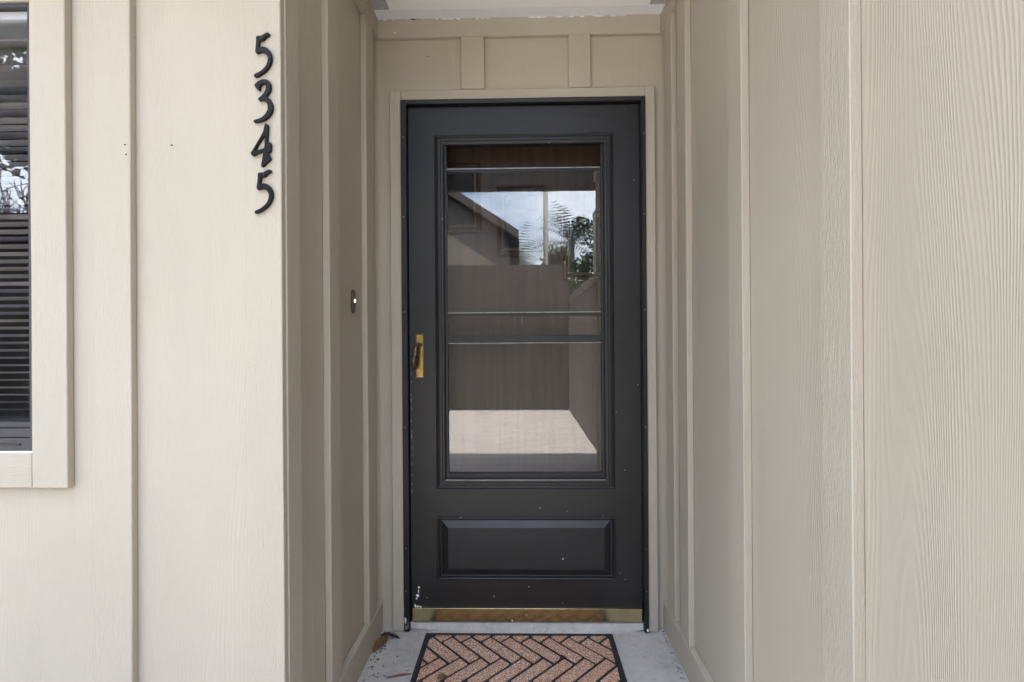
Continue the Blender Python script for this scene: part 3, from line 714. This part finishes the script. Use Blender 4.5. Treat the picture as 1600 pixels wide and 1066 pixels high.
for k in range(95):
    t = r.random()
    if k < 62: x = -0.553 + abs(r.gauss(0, 0.035)); y = -0.02 - r.random() ** 1.5 * 0.40
    elif k < 78: x = r.uniform(-0.54, -0.39); y = r.uniform(-0.38, -0.03)
    else: x = 0.545 - abs(r.gauss(0, 0.012)); y = -r.random() * 0.35
    a_ = r.uniform(0, 3.14); l_ = r.uniform(0.002, 0.007) * (1.6 if k % 9 == 0 else 1); w_ = r.uniform(0.0006, 0.0018)
    dx, dy = math.cos(a_), math.sin(a_)
    q = [(x + dx * l_ * s + -dy * w_ * u, y + dy * l_ * s + dx * w_ * u) for s, u in ((-1, -1), (1, -.6), (1, .6), (-1, 1))]
    prism(bm, q, 0.0003, 0.0003 + r.uniform(0.0006, 0.002))
o = link("leaf_litter", finish(bm, "leaf_litter"), None, 'debris'); tag(o, "dark crumbs of leaf litter along the foot of the walls", "litter", kind="stuff")

# ------------------------------------------------------------------ the courtyard behind the camera (what the glass reflects)
fy = -6.75
fen = empty("courtyard_fence", (-3.0, fy, -0.1)); tag(fen, "dark board fence across the far side of the courtyard, seen in the glass", "fence")
bm = bmesh.new(); add_box(bm, -0.068, 0.068, -0.01, 0.01, 0, 1.70); vb = finish(bm, "board")
for k in range(-48, 55):
    o = link("board", vb, fen, 'fence'); o.location = (-3.75 + k * 0.1395, 0, 0.02)
for k in range(5):
    box("rail", -10.5, 3.85, -0.012, 0.012, 1.735 + k * 0.17, 1.735 + k * 0.17 + 0.166, 'fence2', fen)
for k in range(-3, 5):
    box("post", -3.75 + k * 1.88 - 0.045, -3.75 + k * 1.88 + 0.045, -0.11, -0.0125, 0, 2.6, 'fence', fen)
sf = empty("side_fence", (0.84, -1.80, -0.1)); tag(sf, "pale board fence along the courtyard beyond the long wall, seen in the glass", "fence")
bm = bmesh.new(); add_box(bm, -0.01, 0.01, -0.072, 0.072, 0, 1.85); vb2 = finish(bm, "board")
for k in range(33):
    o = link("board", vb2, sf, 'farwall'); o.location = (0, -0.08 - k * 0.148, 0.02)
box("rail", -0.016, 0.016, -4.93, -0.005, 1.875, 1.99, 'farwall', sf)

nh = empty("neighbour_house", (-4.6, -10.6, -0.16)); tag(nh, "neighbouring gabled house beyond the fence, seen in the glass", "house")
def gable(bm, hw, z_e, z_r, y0, y1, z0):
    P_ = [(-hw, z0), (hw, z0), (hw, z_e), (0, z_r), (-hw, z_e)]
    a = [bm.verts.new((x, y0, z)) for x, z in P_]; b = [bm.verts.new((x, y1, z)) for x, z in P_]
    bm.faces.new(a); bm.faces.new(b[::-1])
    for i in range(5): bm.faces.new((a[i], a[(i + 1) % 5], b[(i + 1) % 5], b[i]))
bm = bmesh.new(); gable(bm, 4.25, 4.0, 6.75, -9, 0, 0)
link("wall", finish(bm, "wall"), nh, 'farwall')
for s_ in (-1, 1):
    bm = bmesh.new()
    P_ = [(0, 6.78), (s_ * 4.55, 3.84), (s_ * 4.55, 4.06), (0, 7.02)]
    a = [bm.verts.new((x, -9.4, z)) for x, z in P_]; b = [bm.verts.new((x, 0.35, z)) for x, z in P_]
    bm.faces.new(a); bm.faces.new(b[::-1])
    for i in range(4): bm.faces.new((a[i], a[(i + 1) % 4], b[(i + 1) % 4], b[i]))
    link("roof", finish(bm, "roof"), nh, 'farroof')
for x in (-2.6, 1.3):
    w_ = box("window", x - 0.55, x + 0.55, 0.002, 0.05, 1.2, 2.4, 'chip', nh); box("pane", x - 0.48, x + 0.48, 0.052, 0.06, 1.27, 2.33, 'iron', w_)

bm = bmesh.new(); tube(bm, [(0, 0, 0), (0, 0, 4), (0.02, 0, 8.5)], [0.085, 0.075, 0.06], 12)
up = link("utility_pole", finish(bm, "utility_pole", True), None, 'polewood'); up.location = (0.72, -12.3, -0.16)
tag(up, "pale utility pole beyond the fence, seen in the glass", "pole")

def palm(loc, h, seed, label):
    r = random.Random(seed); root = empty("palm_tree", loc); tag(root, label, "palm", "palms beyond the fence")
    bm = bmesh.new(); tube(bm, [(0, 0, 0), (0.05, 0.03, h * 0.4), (0.02, 0.08, h * 0.8), (0.0, 0.1, h)], [0.17, 0.13, 0.11, 0.10], 10)
    link("trunk", finish(bm, "trunk", True), root, 'palmbark')
    bm = bmesh.new()
    for k in range(34):
        az = r.uniform(0, 6.283); el = r.uniform(-0.5, 1.2); L_ = r.uniform(1.3, 1.9); p = Vector((0, 0.1, h)); d = Vector((math.cos(az) * math.cos(el), math.sin(az) * math.cos(el), math.sin(el)))
        side = Vector((-math.sin(az), math.cos(az), 0))
        for s in range(14):
            t = s / 14; q = p + d * (L_ / 14); d = (d + Vector((0, 0, -0.085))).normalized()
            ll = 0.45 * math.sin(math.pi * (0.12 + 0.8 * t))
            for sg in (-1, 1):
                tip = p + side * sg * ll + d * 0.18 + Vector((0, 0, -0.22 * ll - 0.02))
                bm.faces.new([bm.verts.new(v) for v in (p, p + d * 0.045, tip)])
            p = q
    link("crown", finish(bm, "crown"), root, 'palmgreen')
palm((-0.15, -17.5, -0.16), 4.4, 1, "shorter palm nearest the neighbouring house, seen in the glass")
palm((1.9, -16.5, -0.16), 4.9, 2, "taller palm right of the utility pole, seen in the glass")
def leafy(loc, h, rad, seed, label, nl=4200):
    r = random.Random(seed); root = empty("leafy_tree", loc); tag(root, label, "tree", "trees beyond the fence")
    bm = bmesh.new(); tube(bm, [(0, 0, 0), (0.05, 0, h * 0.3), (0.0, 0.1, h * 0.6), (0.1, 0, h * 0.85)], [0.16, 0.12, 0.09, 0.03], 8)
    for k in range(6):
        az = k * 1.05 + r.uniform(-.3, .3); z0 = h * r.uniform(0.3, 0.55)
        tube(bm, [(0, 0, z0), (math.cos(az) * rad * 0.4, math.sin(az) * rad * 0.4, z0 + h * 0.12), (math.cos(az) * rad * 0.8, math.sin(az) * rad * 0.8, z0 + h * 0.25)], [0.06, 0.04, 0.015], 6)
    link("trunk", finish(bm, "trunk", True), root, 'bark')
    verts = []; faces = []
    cl = [(r.gauss(0, rad * 0.5), r.gauss(0, rad * 0.5), h * r.uniform(0.28, 0.95), r.uniform(0.3, 0.62) * rad * 0.6) for _ in range(26)]
    for k in range(nl):
        cx, cy, cz, cr = cl[k % 26]
        v = Vector((r.gauss(0, 1), r.gauss(0, 1), r.gauss(0, 1))).normalized() * cr * r.random() ** 0.4
        c = Vector((cx, cy, cz)) + v; a = Vector((r.gauss(0, 1), r.gauss(0, 1), r.gauss(0, 1))).normalized(); b = a.orthogonal().normalized(); s = r.uniform(0.05, 0.11)
        i = len(verts); verts += [c - a * s, c + b * s * 0.5, c + a * s, c - b * s * 0.5]; faces.append((i, i + 1, i + 2, i + 3))
    me = bpy.data.meshes.new("crown"); me.from_pydata([tuple(v) for v in verts], [], faces)
    link("crown", me, root, 'leafgreen')
leafy((1.2, -14.5, -0.16), 4.3, 1.3, 3, "rounded leafy tree behind the utility pole, seen in the glass")
leafy((2.9, -15.5, -0.16), 5.6, 1.7, 4, "tall leafy tree at the right beyond the fence, seen in the glass")
leafy((-13.5, -14.0, -0.16), 4.4, 1.9, 6, "broad leafy tree far to the left, seen in the window")
n2 = empty("neighbour_house", (-13.0, -10.4, -0.16)); tag(n2, "dark low neighbouring house left of the gabled one, seen in the window", "house")
box("wall", -4.0, 3.6, -7, 0, 0, 3.9, 'fence2', n2)
box("roof", -4.4, 3.8, -7.4, 0.4, 3.902, 4.15, 'farroof', n2)
w_ = box("window", -1.6, -0.4, 0.002, 0.05, 1.1, 2.4, 'chip', n2); box("pane", -1.53, -0.47, 0.052, 0.06, 1.17, 2.33, 'iron', w_)
def tall(loc, h, rad, seed, label):
    r = random.Random(seed); root = empty("leafy_tree", loc); tag(root, label, "tree", "trees beyond the fence")
    bm = bmesh.new(); tube(bm, [(0, 0, 0), (0.05, 0, h * 0.3), (0.0, 0.1, h * 0.6), (0.1, 0, h * 0.85)], [0.2, 0.16, 0.12, 0.04], 8)
    for k in range(7):
        az = k * 0.9 + r.uniform(-.3, .3); z0 = h * r.uniform(0.5, 0.7)
        tube(bm, [(0, 0, z0), (math.cos(az) * rad * 0.4, math.sin(az) * rad * 0.4, z0 + h * 0.1), (math.cos(az) * rad * 0.8, math.sin(az) * rad * 0.8, z0 + h * 0.16)], [0.07, 0.05, 0.015], 6)
    link("trunk", finish(bm, "trunk", True), root, 'bark')
    verts = []; faces = []
    cl = [(r.gauss(0, rad * 0.45), r.gauss(0, rad * 0.45), h * r.uniform(0.60, 1.0), r.uniform(0.4, 0.7) * rad * 0.6) for _ in range(30)]
    for k in range(18000):
        cx, cy, cz, cr = cl[k % 30]
        v = Vector((r.gauss(0, 1), r.gauss(0, 1), r.gauss(0, 1))).normalized() * cr * r.random() ** 0.4
        c = Vector((cx, cy, cz)) + v; a = Vector((r.gauss(0, 1), r.gauss(0, 1), r.gauss(0, 1))).normalized(); b = a.orthogonal().normalized(); q = r.uniform(0.06, 0.13)
        i = len(verts); verts += [c - a * q, c + b * q * 0.5, c + a * q, c - b * q * 0.5]; faces.append((i, i + 1, i + 2, i + 3))
    me = bpy.data.meshes.new("crown"); me.from_pydata([tuple(v) for v in verts], [], faces)
    link("crown", me, root, 'leafgreen')
tall((-8.3, -8.2, -0.16), 8.2, 2.3, 31, "tall high crowned tree added behind the fence to darken the window reflection")  # put in so the window mirrors dark foliage instead of sky
tall((-8.9, -4.6, -0.16), 7.0, 2.2, 32, "added tall tree out of view on the open left side, blocking sky light")  # unseen tree put in to hold back sky light from the left
tall((-9.8, -1.6, -0.16), 7.6, 2.4, 33, "added tall tree out of view far left, level with the front wall, blocking sky light")  # another unseen tree, added to dim the left sky
# bare tree reflected in the window
bt = empty("bare_tree", (-9.2, -8.6, -0.16)); tag(bt, "bare branched tree left of the courtyard, seen in the window", "tree")
bm = bmesh.new(); r = random.Random(11)
tube(bm, [(0, 0, 0), (0.05, 0, 1.0), (0, 0.05, 2.0)], [0.14, 0.11, 0.09], 8)
link("trunk", finish(bm, "trunk", True), bt, 'bark')
bm = bmesh.new()
def branch(p, d, L_, rr, depth):
    q = p + d * L_; m = p + d * L_ * 0.5 + Vector((r.gauss(0, .05), r.gauss(0, .05), r.gauss(0, .05))) * L_
    tube(bm, [p, m, q], [rr, rr * 0.85, rr * 0.68], 5)
    if depth == 0: return
    for k in range(3):
        nd = (d + Vector((r.gauss(0, .55), r.gauss(0, .55), r.gauss(0.08, .4)))).normalized()
        branch(m.lerp(q, r.uniform(0.3, 1)) if k else q, nd, L_ * r.uniform(0.62, 0.85), rr * 0.62, depth - 1)
for k in range(5):
    az = k * 1.256; branch(Vector((0, 0.05, 1.95)), Vector((math.cos(az) * 0.7, math.sin(az) * 0.7, 0.9)).normalized(), 0.95, 0.06, 4)
link("branches", finish(bm, "branches", True), bt, 'bark')
